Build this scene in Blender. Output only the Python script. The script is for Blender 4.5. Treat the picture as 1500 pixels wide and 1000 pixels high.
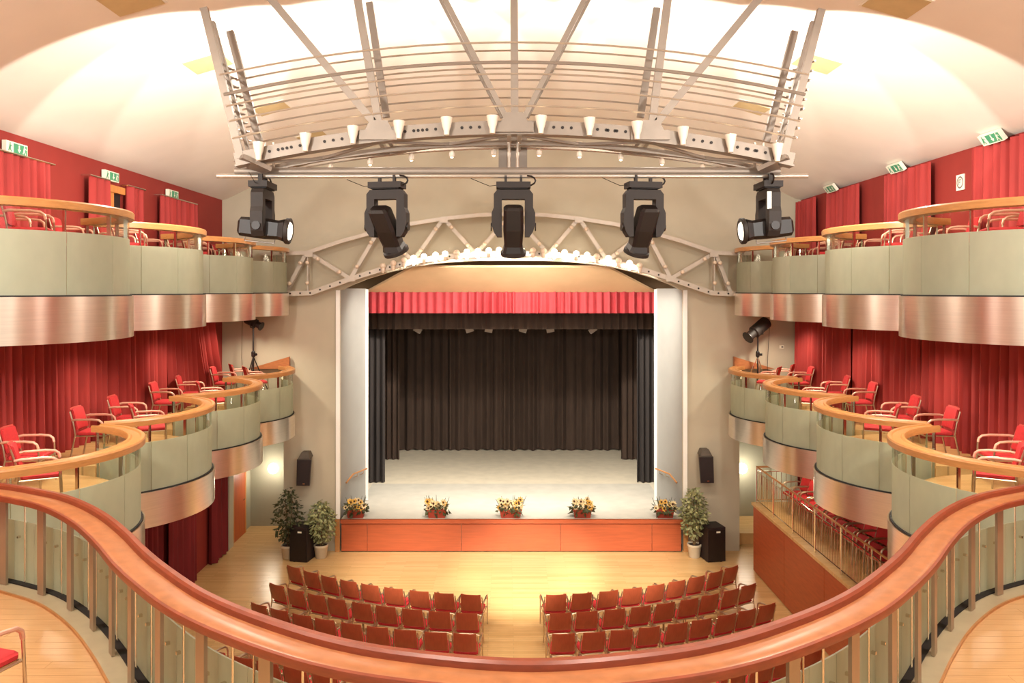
import bpy, bmesh, math, random
from mathutils import Vector, Matrix
PI = math.pi
random.seed(7)
scene = bpy.context.scene
for o in list(bpy.data.objects):
    bpy.data.objects.remove(o)
C = scene.collection

# ---------------------------------------------------------------- camera
EX, EZ, F = -0.14, 7.2, 1150.0
cam = bpy.data.objects.new('camera', bpy.data.cameras.new('camera'))
C.objects.link(cam)
cam.location = (EX, 0, EZ)
cam.rotation_euler = (PI / 2, 0, 0)
cam.data.sensor_width = 36
cam.data.lens = 36 * F / 1500
cam.data.shift_x = 8 / 1500
cam.data.shift_y = -75 / 1500
cam.data.clip_end = 200
scene.camera = cam

def P(x, y, Y):
    """photo pixel at a known depth -> world point"""
    return Vector(((x - 742) * Y / F + EX, Y, EZ - (y - 425) * Y / F))

# ---------------------------------------------------------------- world, exposure
w = bpy.data.worlds.new('world')
scene.world = w
w.use_nodes = True
w.node_tree.nodes['Background'].inputs[0].default_value = (1.0, 0.93, 0.84, 1)
w.node_tree.nodes['Background'].inputs[1].default_value = 0.8
vs = scene.view_settings
vs.view_transform = 'Standard'
vs.look = 'None'
vs.gamma = 1
vs.use_curve_mapping = False
vs.exposure = 0.35
try:
    scene.cycles.max_bounces = 6
    scene.cycles.diffuse_bounces = 3
    scene.cycles.glossy_bounces = 3
    scene.cycles.transparent_max_bounces = 16
    scene.cycles.sample_clamp_indirect = 6
except Exception:
    pass

def lamp(name, kind, loc, energy, color=(1, .90, .76), aim=None, **kw):
    d = bpy.data.lights.new(name, kind)
    d.energy = energy
    d.color = color
    for k, v in kw.items():
        setattr(d, k, v)
    o = bpy.data.objects.new(name, d)
    C.objects.link(o)
    o.location = loc
    if aim is not None:
        o.rotation_euler = (Vector(aim) - Vector(loc)).to_track_quat('-Z', 'Y').to_euler()
    return o

# added ceiling fill lights without fixtures, over hall rear and stalls
for sx in (-1, 1):
    for X, Y, e in ((2.2, 3.0, 170), (5.2, 6.0, 170), (2.4, 13.0, 150), (5.0, 12.5, 110)):
        lamp('added_fill_light', 'AREA', (sx * X, Y, 10.1 if X > 4 else 10.9), e, (1, .91, .79), (sx * X * .9, Y + 1.2, 0), size=.7)

# unseen uplights added at the hall rear to lighten the ceiling corners
for sx in (-1, 1):
    lamp('added_rear_uplight', 'SPOT', (sx * 4.6, .4, 8.4), 1700, (1, .95, .89), (sx * 5.6, 7.0, 11.0), spot_size=math.radians(110), spot_blend=.8, shadow_soft_size=.2)

# ---------------------------------------------------------------- materials
def lin(c):
    return tuple((v / 12.92 if v <= .04045 else ((v + .055) / 1.055) ** 2.4) for v in (x / 255 for x in c)) + (1,)

MATS = {}
def mat(name, rgb, rough=.5, metal=0, var=.12, scale=6, stretch=(1, 1, 1), emit=0, bump=0, aniso=0, rgb2=None):
    if name in MATS:
        return MATS[name]
    m = bpy.data.materials.new(name)
    m.use_nodes = True
    nt = m.node_tree
    b = nt.nodes['Principled BSDF']
    tc = nt.nodes.new('ShaderNodeTexCoord')
    mp = nt.nodes.new('ShaderNodeMapping')
    mp.inputs['Scale'].default_value = stretch
    nz = nt.nodes.new('ShaderNodeTexNoise')
    nz.inputs['Scale'].default_value = scale
    nz.inputs['Detail'].default_value = 4
    rp = nt.nodes.new('ShaderNodeValToRGB')
    a = lin(rgb)
    lo = tuple(v * (1 - var) for v in a[:3]) + (1,)
    hi = lin(rgb2) if rgb2 else tuple(min(1, v * (1 + var)) for v in a[:3]) + (1,)
    rp.color_ramp.elements[0].color = lo
    rp.color_ramp.elements[1].color = hi
    rp.color_ramp.elements[0].position = .3
    rp.color_ramp.elements[1].position = .7
    L = nt.links.new
    L(tc.outputs['Object'], mp.inputs['Vector'])
    L(mp.outputs[0], nz.inputs['Vector'])
    L(nz.outputs['Fac'], rp.inputs[0])
    L(rp.outputs[0], b.inputs['Base Color'])
    b.inputs['Roughness'].default_value = rough
    b.inputs['Metallic'].default_value = metal
    if aniso:
        b.inputs['Anisotropic'].default_value = aniso
        tg = nt.nodes.new('ShaderNodeTangent'); tg.direction_type = 'RADIAL'; tg.axis = 'Z'
        nt.links.new(tg.outputs[0], b.inputs['Tangent'])
        b.inputs['Anisotropic Rotation'].default_value = .25
    if emit:
        L(rp.outputs[0], b.inputs['Emission Color'])
        b.inputs['Emission Strength'].default_value = emit
    if bump:
        bp = nt.nodes.new('ShaderNodeBump')
        bp.inputs['Strength'].default_value = bump
        bp.inputs['Distance'].default_value = .01
        L(nz.outputs['Fac'], bp.inputs['Height'])
        L(bp.outputs[0], b.inputs['Normal'])
    MATS[name] = m
    return m

def planks_mat(name, rgb, rgb2, rough=.3, length=1.4, width=.09):
    m = mat(name, rgb, rough, 0, .1, 3, (1, 14, 1))
    nt = m.node_tree
    b = nt.nodes['Principled BSDF']
    tc = nt.nodes.new('ShaderNodeTexCoord')
    br = nt.nodes.new('ShaderNodeTexBrick')
    br.offset = .37
    br.inputs['Color1'].default_value = lin(rgb)
    br.inputs['Color2'].default_value = lin(rgb2)
    br.inputs['Mortar'].default_value = tuple(v * .62 for v in lin(rgb)[:3]) + (1,)
    br.inputs['Scale'].default_value = 1
    br.inputs['Mortar Size'].default_value = .003
    br.inputs['Brick Width'].default_value = length
    br.inputs['Row Height'].default_value = width
    mx = nt.nodes.new('ShaderNodeMix')
    mx.data_type = 'RGBA'
    mx.blend_type = 'MULTIPLY'
    mx.inputs[0].default_value = .35
    rp = [n for n in nt.nodes if n.type == 'VALTORGB'][0]
    rp.color_ramp.elements[0].color = (.62, .62, .62, 1)
    rp.color_ramp.elements[1].color = (1, 1, 1, 1)
    L = nt.links.new
    L(tc.outputs['Object'], br.inputs['Vector'])
    L(br.outputs['Color'], mx.inputs[6])
    L(rp.outputs[0], mx.inputs[7])
    L(mx.outputs[2], b.inputs['Base Color'])
    return m

def frosted_mat():
    m = bpy.data.materials.new('frosted_glass')
    m.use_nodes = True
    nt = m.node_tree
    nt.nodes.remove(nt.nodes['Principled BSDF'])
    out = nt.nodes['Material Output']
    d = nt.nodes.new('ShaderNodeBsdfDiffuse'); t = nt.nodes.new('ShaderNodeBsdfTranslucent')
    g = nt.nodes.new('ShaderNodeBsdfGlossy'); g.inputs['Roughness'].default_value = .28
    nz = nt.nodes.new('ShaderNodeTexNoise'); nz.inputs['Scale'].default_value = 3
    rp = nt.nodes.new('ShaderNodeValToRGB')
    rp.color_ramp.elements[0].color = lin((198, 202, 180)); rp.color_ramp.elements[1].color = lin((212, 215, 192))
    nt.links.new(nz.outputs['Fac'], rp.inputs[0])
    for n in (d, t):
        nt.links.new(rp.outputs[0], n.inputs['Color'])
    a = nt.nodes.new('ShaderNodeMixShader'); a.inputs[0].default_value = .6
    b = nt.nodes.new('ShaderNodeMixShader'); b.inputs[0].default_value = .07
    L = nt.links.new
    L(d.outputs[0], a.inputs[1]); L(t.outputs[0], a.inputs[2])
    L(a.outputs[0], b.inputs[1]); L(g.outputs[0], b.inputs[2]); L(b.outputs[0], out.inputs[0])
    return m

def clear_mat():
    m = bpy.data.materials.new('clear_glass')
    m.use_nodes = True
    nt = m.node_tree
    nt.nodes.remove(nt.nodes['Principled BSDF'])
    out = nt.nodes['Material Output']
    t = nt.nodes.new('ShaderNodeBsdfTransparent'); t.inputs[0].default_value = (.95, .97, .94, 1)
    g = nt.nodes.new('ShaderNodeBsdfGlossy'); g.inputs['Roughness'].default_value = .03
    lw = nt.nodes.new('ShaderNodeLayerWeight'); lw.inputs[0].default_value = .5
    mt = nt.nodes.new('ShaderNodeMath'); mt.operation = 'POWER'; mt.inputs[1].default_value = 4
    mu = nt.nodes.new('ShaderNodeMath'); mu.operation = 'MULTIPLY_ADD'; mu.inputs[1].default_value = .35; mu.inputs[2].default_value = .03
    nt.links.new(lw.outputs['Facing'], mt.inputs[0]); nt.links.new(mt.outputs[0], mu.inputs[0])
    a = nt.nodes.new('ShaderNodeMixShader')
    L = nt.links.new
    L(mu.outputs[0], a.inputs[0]); L(t.outputs[0], a.inputs[1]); L(g.outputs[0], a.inputs[2]); L(a.outputs[0], out.inputs[0])
    return m

M_FLOOR = planks_mat('hall_parquet', (222, 182, 126), (208, 164, 106), .28)
M_BFLOOR = mat('balcony_parquet', (206, 162, 112), .25, 0, .14, 3, (1, 12, 1))
M_BOXFLOOR = planks_mat('box_parquet', (222, 182, 124), (208, 164, 104), .35)
M_WALL = mat('wall_plaster', (188, 178, 156), .85, 0, .03, 2)
M_PASSAGE = mat('passage_plaster', (168, 162, 142), .85, 0, .03, 2)
M_CEIL = mat('ceiling_plaster', (240, 232, 219), .9, 0, .02, 1.5)
M_REDWALL = mat('red_painted_wall', (142, 42, 34), .75, 0, .05, 2)
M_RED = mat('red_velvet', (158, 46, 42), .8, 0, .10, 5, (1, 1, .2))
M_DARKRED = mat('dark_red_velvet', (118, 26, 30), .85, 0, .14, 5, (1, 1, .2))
M_BLACK = mat('black_drape', (70, 54, 44), .9, 0, .15, 5, (1, 1, .2))
M_JET = mat('black_leg_drape', (44, 38, 36), .85, 0, .15, 5, (1, 1, .2))
M_VAL = mat('red_valance', (150, 38, 44), .7, 0, .12, 5)
M_RAIL = mat('rail_wood', (170, 108, 68), .3, 0, .16, 4, (2, 2, 10))
M_BOXRAIL = mat('box_rail_wood', (182, 126, 74), .32, 0, .12, 4, (2, 2, 10))
M_STEEL = mat('brushed_steel', (238, 226, 212), .3, 1, .05, 2, (1, 1, 30), aniso=.8)
M_CHROME = mat('chrome', (225, 215, 200), .15, 1, .03, 4)
M_POST = mat('satin_post', (176, 158, 136), .35, .65, .08, 6, (1, 1, .3))
M_FROST = frosted_mat()
M_CLEAR = clear_mat()
M_STAGEWOOD = mat('stage_cladding', (170, 82, 46), .4, 0, .12, 3, (.6, 1, 8))
M_DECK = mat('stage_deck', (216, 205, 182), .6, 0, .06, 3)
M_DECKDIM = mat('stage_deck_dim', (194, 189, 176), .55, 0, .06, 3)
M_SOFFIT = mat('soffit_brown', (206, 172, 132), .8, 0, .04, 2)
M_REVEAL = mat('reveal_grey', (154, 153, 148), .7, 0, .03, 2)
M_EDGE = mat('lit_edge_white', (246, 244, 238), .6, 0, .02, 2)
M_TRUSS = mat('truss_paint', (190, 178, 164), .45, .2, .06, 5)
M_RIG = mat('rig_paint', (142, 130, 118), .45, .3, .06, 5)
M_BAR = mat('rig_bar', (186, 174, 160), .3, .6, .05, 5)
M_FIX = mat('fixture_black', (34, 25, 20), .65, 0, .15, 8)
M_FIXDK = mat('fixture_dark', (24, 16, 13), .45, 0, .15, 8)
M_WHITE = mat('lamp_white', (240, 230, 214), .5, 0, .03, 4)
M_BULB = mat('bulb_glow', (255, 236, 200), .3, 0, 0, 4, emit=4.5)
M_BULBOFF = mat('bulb_off', (226, 206, 184), .3, 0, .03, 4)
M_LENS = mat('lens_glow', (255, 240, 214), .2, 0, .02, 4, emit=2.5)
M_GLOBE = mat('globe_glow', (255, 246, 220), .3, 0, 0, 4, emit=9)
M_SEAT = mat('seat_red', (190, 40, 44), .75, 0, .10, 30)
M_SHELL = mat('chair_back_brown', (164, 80, 50), .35, 0, .10, 6, (4, 1, 1))
M_PINK = mat('box_chair_red', (186, 64, 56), .6, 0, .08, 20)
M_TUBE = mat('chair_tube', (206, 186, 160), .28, .9, .04, 6)
M_ARM = mat('box_chair_arm', (214, 160, 136), .4, .3, .05, 6)
M_DOOR = mat('door_wood', (186, 84, 40), .4, 0, .12, 3, (6, 6, .6))
M_DOORFR = mat('door_frame_wood', (206, 134, 70), .45, 0, .1, 3, (6, 6, .6))
M_DARK = mat('dark_void', (34, 22, 20), .8, 0, .1, 3)
M_SPK = mat('speaker_black', (32, 18, 18), .6, 0, .2, 30)
M_SPKCASE = mat('speaker_case', (86, 76, 66), .6, 0, .1, 10)
M_GREEN = mat('sign_green', (70, 150, 110), .5, 0, .03, 5)
M_SIGNW = mat('sign_white', (236, 234, 214), .5, 0, .02, 5)
M_HATCH = mat('hatch_panel', (206, 184, 136), .7, 0, .05, 5)
M_LEAF = mat('ficus_leaf', (86, 100, 54), .5, 0, .35, 9, rgb2=(196, 196, 140))
M_LEAFDK = mat('dark_leaf', (62, 66, 34), .6, 0, .3, 9)
M_TRUNK = mat('trunk', (124, 100, 66), .8, 0, .2, 9)
M_POT = mat('pot_cream', (206, 192, 166), .6, 0, .06, 6)
M_TERRA = mat('planter_terracotta', (152, 56, 34), .6, 0, .12, 8)
M_PETAL = mat('petal_cream', (242, 218, 166), .6, 0, .12, 9)
M_YELLOW = mat('petal_yellow', (230, 180, 74), .6, 0, .12, 9)
M_CORE = mat('flower_core', (74, 42, 24), .8, 0, .2, 9)
M_GREY = mat('sign_grey', (120, 104, 98), .6, 0, .05, 5)
M_BLACKLINE = mat('black_joint', (26, 22, 20), .7, 0, .1, 5)
M_LEDGE = mat('ledge_grey', (186, 172, 140), .35, .2, .06, 5)
M_UNDER = mat('seat_underside', (206, 168, 116), .5, 0, .06, 8)
M_DKRAIL = mat('rail_lip_wood', (138, 66, 42), .35, 0, .16, 4, (2, 2, 10))
M_ARCH = mat('arch_recess_shade', (96, 74, 50), .85, 0, .06, 3)
M_SOIL = mat('soil', (62, 46, 34), .9, 0, .2, 20)

# ---------------------------------------------------------------- mesh builder
class MB:
    def __init__(s):
        s.v = []; s.f = []
    def add(s, vs_, fs):
        k = len(s.v)
        s.v += [Vector(q) for q in vs_]
        s.f += [tuple(i + k for i in f) for f in fs]
        return s
    def box(s, c, size, rz=0, rot=None):
        hx, hy, hz = (q / 2 for q in size)
        R = rot or Matrix.Rotation(rz, 3, 'Z')
        c = Vector(c)
        vs_ = [c + R @ Vector((x, y, z)) for z in (-hz, hz) for y in (-hy, hy) for x in (-hx, hx)]
        return s.add(vs_, [(0, 2, 3, 1), (4, 5, 7, 6), (0, 1, 5, 4), (2, 6, 7, 3), (0, 4, 6, 2), (1, 3, 7, 5)])
    def bar(s, p, q, w_, h, up=(0, 0, 1)):
        p, q = Vector(p), Vector(q)
        d = (q - p).normalized()
        u = Vector(up)
        if abs(d.dot(u)) > .98:
            u = Vector((0, 1, 0))
        a = d.cross(u).normalized(); b = a.cross(d)
        vs_ = [e + a * x * w_ / 2 + b * z * h / 2 for e in (p, q) for x, z in ((-1, -1), (1, -1), (1, 1), (-1, 1))]
        return s.add(vs_, [(0, 1, 2, 3), (7, 6, 5, 4), (0, 4, 5, 1), (1, 5, 6, 2), (2, 6, 7, 3), (3, 7, 4, 0)])
    def strip(s, pts, w_, h, up=(0, 0, 1)):
        """rectangular section swept along a 3-D polyline, mitred"""
        pts = [Vector(p) for p in pts]; n = len(pts); rings = []
        for i, p in enumerate(pts):
            d = (pts[min(i + 1, n - 1)] - pts[max(i - 1, 0)]).normalized()
            a = d.cross(Vector(up)).normalized(); b = a.cross(d)
            rings.append([p + a * x * w_ / 2 + b * z * h / 2 for x, z in ((-1, -1), (1, -1), (1, 1), (-1, 1))])
        return s.rings(rings)
    def rings(s, rings, cap=True):
        m = len(rings[0]); vs_ = [q for r in rings for q in r]; fs = []
        for i in range(len(rings) - 1):
            for j in range(m):
                fs.append((i * m + j, i * m + (j + 1) % m, (i + 1) * m + (j + 1) % m, (i + 1) * m + j))
        if cap:
            fs.append(tuple(range(m - 1, -1, -1))); fs.append(tuple((len(rings) - 1) * m + j for j in range(m)))
        return s.add(vs_, fs)
    def tube(s, pts, r, n=6):
        pts = [Vector(p) for p in pts]; k = len(pts); rings = []; ref = None
        for i, p in enumerate(pts):
            d = (pts[min(i + 1, k - 1)] - pts[max(i - 1, 0)]).normalized()
            if ref is None:
                ref = Vector((0, 0, 1)) if abs(d.z) < .9 else Vector((0, 1, 0))
            a = d.cross(ref).normalized(); b = a.cross(d).normalized(); ref = b
            rr = r[i] if isinstance(r, (list, tuple)) else r
            rings.append([p + (a * math.cos(t) + b * math.sin(t)) * rr for t in (2 * PI * j / n for j in range(n))])
        return s.rings(rings)
    def lathe(s, c, prof, n=12, axis=(0, 0, 1)):
        c = Vector(c); q = Vector((0, 0, 1)).rotation_difference(Vector(axis)); rings = []
        for r, z in prof:
            rings.append([c + q @ Vector((max(r, 1e-4) * math.cos(2 * PI * j / n), max(r, 1e-4) * math.sin(2 * PI * j / n), z)) for j in range(n)])
        return s.rings(rings)
    def ball(s, c, r, n=10, sz=1):
        return s.lathe(c, [(r * math.sin(PI * i / 6), -r * sz * math.cos(PI * i / 6)) for i in range(7)], n)
    def sweep(s, path, prof, closed=True):
        """closed section [(u, z)] along plan path; u to the left of travel"""
        n = len(path); rings = []
        for i in range(n):
            a, b = path[max(i - 1, 0)], path[min(i + 1, n - 1)]
            t = Vector((b[0] - a[0], b[1] - a[1])).normalized(); nx, ny = -t.y, t.x
            rings.append([Vector((path[i][0] + u * nx, path[i][1] + u * ny, z)) for u, z in prof])
        return s.rings(rings)
    def prism(s, poly, z0, z1):
        n = len(poly)
        vs_ = [(x, y, z0) for x, y in poly] + [(x, y, z1) for x, y in poly]
        return s.add(vs_, [tuple(range(n))[::-1], tuple(range(n, 2 * n))] + [(i, (i + 1) % n, n + (i + 1) % n, n + i) for i in range(n)])
    def grid(s, fn, nu, nv):
        vs_ = [fn(i / nu, j / nv) for j in range(nv + 1) for i in range(nu + 1)]
        return s.add(vs_, [(j * (nu + 1) + i, j * (nu + 1) + i + 1, (j + 1) * (nu + 1) + i + 1, (j + 1) * (nu + 1) + i) for j in range(nv) for i in range(nu)])
    def mesh(s, name, m, org=(0, 0, 0), smooth=True):
        o = Vector(org)
        me = bpy.data.meshes.new(name)
        me.from_pydata([tuple(q - o) for q in s.v], [], s.f)
        bm = bmesh.new(); bm.from_mesh(me)
        bmesh.ops.recalc_face_normals(bm, faces=bm.faces)
        bm.to_mesh(me); bm.free()
        if smooth:
            me.shade_smooth()
            try:
                me.set_sharp_from_angle(angle=math.radians(38))
            except Exception:
                pass
        me.materials.append(m)
        return me

def link(name, me, parent=None):
    o = bpy.data.objects.new(name, me)
    C.objects.link(o)
    if parent:
        o.parent = parent
    return o

def org_of(t):
    v = Vector((0, 0, 0))
    while t is not None:
        v = v + t.location; t = t.parent
    return v

def part(name, mb, m, parent, smooth=True):
    """mb in WORLD coordinates (parents are never rotated when this is used)"""
    return link(name, mb.mesh(name, m, org_of(parent), smooth), parent)

def tag(o, label, cat, group=None):
    o['label'] = label; o['category'] = cat
    if group:
        o['group'] = group
    return o

def thing(name, label, cat, loc=(0, 0, 0), group=None):
    o = bpy.data.objects.new(name, None)
    o.empty_display_size = .1
    C.objects.link(o)
    o.location = loc
    return tag(o, label, cat, group)

def single(name, mb, m, label, cat, loc=(0, 0, 0), group=None, smooth=True):
    o = link(name, mb.mesh(name, m, loc, smooth)); o.location = loc
    return tag(o, label, cat, group)

def struct(name, mb, m, parent=None, smooth=True):
    o = link(name, mb.mesh(name, m, (0, 0, 0), smooth), parent)
    if parent is None:
        o['kind'] = 'structure'
    return o

def dup(root, loc, rz, label=None, group=None):
    r = root.copy(); C.objects.link(r); r.location = loc; r.rotation_euler = (0, 0, rz)
    if label: r['label'] = label
    if group: r['group'] = group
    for ch in list(root.children):
        c = ch.copy(); C.objects.link(c); c.parent = r
        for g in list(ch.children):
            d = g.copy(); C.objects.link(d); d.parent = c
    return r

ORD = ['first', 'second', 'third', 'fourth', 'fifth', 'sixth', 'seventh', 'eighth', 'ninth', 'tenth', 'eleventh', 'twelfth', 'thirteenth', 'fourteenth', 'fifteenth', 'sixteenth', 'seventeenth']
def side(s):
    return 'on platform side' if s > 0 else 'opposite the platform'

# ---------------------------------------------------------------- room shell
HW, YF = 8.0, 21.7
ZE, ZA = 9.65, 11.6
def ceil_z(x):
    R = (HW ** 2 + (ZA - ZE) ** 2) / (2 * (ZA - ZE))
    return ZA - R + math.sqrt(R * R - x * x)
struct('floor', MB().box((0, 11.5, -.1), (17, 26, .2)), M_FLOOR)
for s, nm in ((-1, 'left'), (1, 'right')):
    struct('wall_' + nm, MB().box((s * (HW + .1), 11.2, ZE / 2 + .05), (.2, 25.6, ZE + .1)), M_REDWALL)
def cfn(u, v):
    x = -HW - .2 + u * (2 * HW + .4); xx = max(-HW, min(HW, x))
    return (x, -1.5 + v * (YF + 1.8), ceil_z(xx))
struct('ceiling', MB().grid(cfn, 48, 4), M_CEIL)

def arcpts(z_side, z_in, x0, x1, n=8):
    return [(x0 + (x1 - x0) * i / n, z_side + (z_in - z_side) * math.sin(PI / 2 * i / n)) for i in range(n + 1)]
half = [(8.2, 12.2), (8.2, 0), (8.0, 0)] + arcpts(2.45, 3.45, 8.0, 6.3) + [(6.3, 0), (4.74, 0), (4.74, 7.2), (4.4, 7.36), (4.0, 7.52), (3.4, 7.7), (2.7, 7.86), (1.8, 7.97), (.9, 8.02)]
outl = half + [(-x, z) for x, z in half[::-1]]
mb = MB(); n = len(outl)
mb.add([(x, YF, z) for x, z in outl] + [(x, YF + .3, z) for x, z in outl], [tuple(range(n)), tuple(range(n, 2 * n))[::-1]] + [(i, (i + 1) % n, n + (i + 1) % n, n + i) for i in range(n)])
struct('wall_front', mb, M_WALL, smooth=False)
for s, nm in ((-1, 'left'), (1, 'right')):
    struct('wall_passage_back_' + nm, MB().box((s * 7.1, 24.1, 1.8), (2.4, .2, 3.7)), M_PASSAGE)
    struct('wall_passage_inner_' + nm, MB().box((s * 6.2, 23.05, 1.8), (.2, 2.1, 3.6)), M_PASSAGE)
    struct('ceiling_passage_' + nm, MB().box((s * 7.1, 23.1, 3.6), (1.8, 2.2, .1)), M_PASSAGE)
for s, nm in ((-1, 'left'), (1, 'right')):
    struct('wall_passage_side_' + nm, MB().box((s * 7.985, 22.85, 1.8), (.04, 2.3, 3.6)), M_PASSAGE)
# passage step beside the platform
st = struct('floor_passage_step', MB().box((7.15, 23.1, .16), (1.66, 1.7, .32)), M_FLOOR)

# stage house
struct('wall_stage_back', MB().box((0, 31.9, 4), (14, .2, 9)), M_DARK)
for s, nm in ((-1, 'left'), (1, 'right')):
    struct('wall_stage_' + nm, MB().box((s * 5.9, 28.0, 4.2), (.2, 8, 8.8)), M_DARK)
struct('ceiling_stage', MB().box((0, 28.0, 8.5), (12, 8, .2)), M_DARK)
# splayed reveals; white strips paint in the lamp light on their edges
for s, nm in ((-1, 'left'), (1, 'right')):
    a, b = Vector((s * 4.76, YF + .02, 0)), Vector((s * 4.34, 23.5, 0))
    m_ = MB().add([(a.x, a.y, .9), (b.x, b.y, .9), (b.x, b.y, 7.25), (a.x, a.y, 7.25), (a.x + s * .3, a.y, .9), (b.x + s * .3, b.y, .9), (b.x + s * .3, b.y, 7.25), (a.x + s * .3, a.y, 7.25)],
                  [(0, 1, 2, 3), (7, 6, 5, 4), (0, 4, 5, 1), (1, 5, 6, 2), (2, 6, 7, 3), (3, 7, 4, 0)])
    rv = struct('wall_reveal_' + nm, m_, M_REVEAL, smooth=False)
    struct('lit_edge_strip', MB().box((s * 4.79, YF - .03, 4.05), (.11, .06, 6.3)), M_EDGE, rv)
    struct('lit_edge_strip', MB().box((s * 4.33, 23.5, 4.08), (.09, .09, 6.3)), M_EDGE, rv)
    struct('foot_strip', MB().box((s * 4.80, YF - .04, .45), (.13, .08, .9)), M_BOXRAIL, rv)
    h = thing('stair_handrail', 'bent wooden handrail fixed to the grey stage reveal ' + side(s), 'handrail', (s * 4.6, 22.6, 1.9))
    q = [Vector((s * 4.62, 21.95, 1.82)), Vector((s * 4.50, 22.35, 1.97)), Vector((s * 4.28, 23.25, 1.92))]
    part('rail', MB().tube(q, .025, 8), M_BOXRAIL, h)
    for f_ in (.3, .75):
        c = q[1].lerp(q[2], f_)
        part('bracket', MB().tube([c, c + Vector((0, 0, -.1)), c + Vector((s * .12, 0, -.14))], .012), M_CHROME, h)
# sloping soffit from the arch to the valance
struct('ceiling_soffit', MB().add([(-2.83, 22.5, 7.86), (2.75, 22.5, 7.86), (4.42, 24.0, 7.14), (-4.42, 24.0, 7.14), (-2.83, 22.5, 7.92), (2.75, 22.5, 7.92), (4.42, 24.0, 7.2), (-4.42, 24.0, 7.2)],
       [(0, 1, 2, 3), (7, 6, 5, 4), (0, 4, 5, 1), (1, 5, 6, 2), (2, 6, 7, 3), (3, 7, 4, 0)]), M_SOFFIT, None, False)
struct('wall_arch_recess', MB().box((0, 24.12, 7.85), (11.5, .1, 1.45)), M_ARCH)  # dark sheet; the shade above the soffit is put into its colour

# ---------------------------------------------------------------- stage
stg = thing('stage', 'raised stage with orange wooden front panels and pale deck', 'stage', (0, 26, 0))
part('deck', MB().box((0, 21.83, .84), (9.4, .42, .12)).box((0, 26.9, .84), (11.56, 9.7, .12)), M_DECK, stg, False)
part('deck_front_dim', MB().box((0, 23.6, .903), (9.0, 3.9, .008)), M_DECKDIM, stg, False)  # greyer sheet paints in the less lit front of the deck
ed = [500, 538, 676, 821, 955, 998]
for a, b in zip(ed[:-1], ed[1:]):
    xa, xb = P(a, 0, 21.6).x, P(b, 0, 21.6).x
    part('front_panel', MB().box(((xa + xb) / 2, 21.62, .40), (xb - xa - .012, .05, .74)), M_STAGEWOOD, stg, False)
part('edge_nosing', MB().box((0, 21.6, .85), (9.4, .12, .1)), M_STAGEWOOD, stg, False)
part('plinth', MB().box((0, 21.68, .1), (9.4, .06, .2)), M_BLACKLINE, stg, False)

def curtain(name, a, b, z0, z1, m, label, cat='curtain', group=None, pleat=.16, amp=.045, seed=0, shear=0, hem=0.0, nv=4):
    rnd = random.Random(seed)
    a, b = Vector(a), Vector(b)
    L_ = (b - a).length; n_ = max(3, int(L_ / pleat)); t = (b - a) / L_
    nr = Vector((-t.y, t.x))
    ph = [0.0]
    for i in range(n_ * 8):
        ph.append(ph[-1] + 2 * PI / 8 * rnd.uniform(.55, 1.45))
    am = [amp * rnd.uniform(.5, 1.3) for _ in range(n_ + 2)]
    N = n_ * 8
    def fn(u, v):
        i = int(round(u * N)); d = math.sin(ph[i]) * am[i // 8] * (.7 + .5 * (1 - v))
        p = a + t * (L_ * u + shear * (1 - v) ** 1.4) + nr * d
        return (p.x, p.y, z0 + (z1 - z0) * v - (hem * math.sin(ph[i] * .5) if v == 0 else 0))
    c = ((a.x + b.x) / 2, (a.y + b.y) / 2, z0)
    return single(name, MB().grid(fn, N, nv), m, label, cat, c, group)

curtain('stage_backdrop', (-5.0, 30.9), (4.8, 30.9), .93, 7.0, M_BLACK, 'wide dark brown pleated backdrop curtain across the stage rear', pleat=.36, amp=.09, seed=3, hem=.03)
for s in (-1, 1):
    curtain('stage_leg_curtain', (s * 5.4, 25.7), (s * 4.12, 25.7), .93, 7.0, M_JET, 'front black leg curtain at stage side ' + side(s), pleat=.2, amp=.06, seed=5 + s)
    curtain('stage_leg_curtain', (s * 5.4, 29.2), (s * 4.12, 29.2), .93, 7.0, M_BLACK, 'rear dark leg curtain beside the backdrop ' + side(s), pleat=.2, amp=.06, seed=9 + s)
curtain('valance', (-4.45, 24.0), (4.45, 24.0), 6.5, 7.16, M_VAL, 'short red pleated valance across the stage opening', pleat=.24, amp=.05, seed=12)
curtain('border_curtain', (-5.2, 25.2), (5.2, 25.2), 5.95, 8.38, M_BLACK, 'dark border curtain hanging behind the red valance', pleat=.26, amp=.05, seed=13)
for i, (x, tw) in enumerate(((612, .5), (688, -.3), (716, .2), (766, .3), (806, -.2), (868, -.6))):
    p = P(x, 483, 27.5)
    t = thing('stage_lantern', f'small grey stage lantern under the dark border, {ORD[i]} from the end opposite platform', 'stage light', tuple(p), 'lanterns over the stage')
    part('body', MB().box(p, (.26, .3, .16), rot=Matrix.Rotation(tw, 3, 'Y')), M_TRUSS, t)
    part('yoke', MB().tube([p + Vector((-.16, 0, 0)), p + Vector((-.16, 0, .22)), p + Vector((.16, 0, .22)), p + Vector((.16, 0, 0))], .014), M_FIX, t)
    part('hook', MB().tube([p + Vector((0, 0, .22)), Vector((p.x, p.y, 8.4))], .012), M_FIX, t)
pz = P(0, 483, 27.5).z
single('lighting_bar', MB().tube([(-5.81, 27.5, pz + .5), (5.81, 27.5, pz + .5)], .03), M_FIX, 'black pipe carrying the lanterns over the stage', 'pipe', (0, 27.5, pz + .5))

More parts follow.
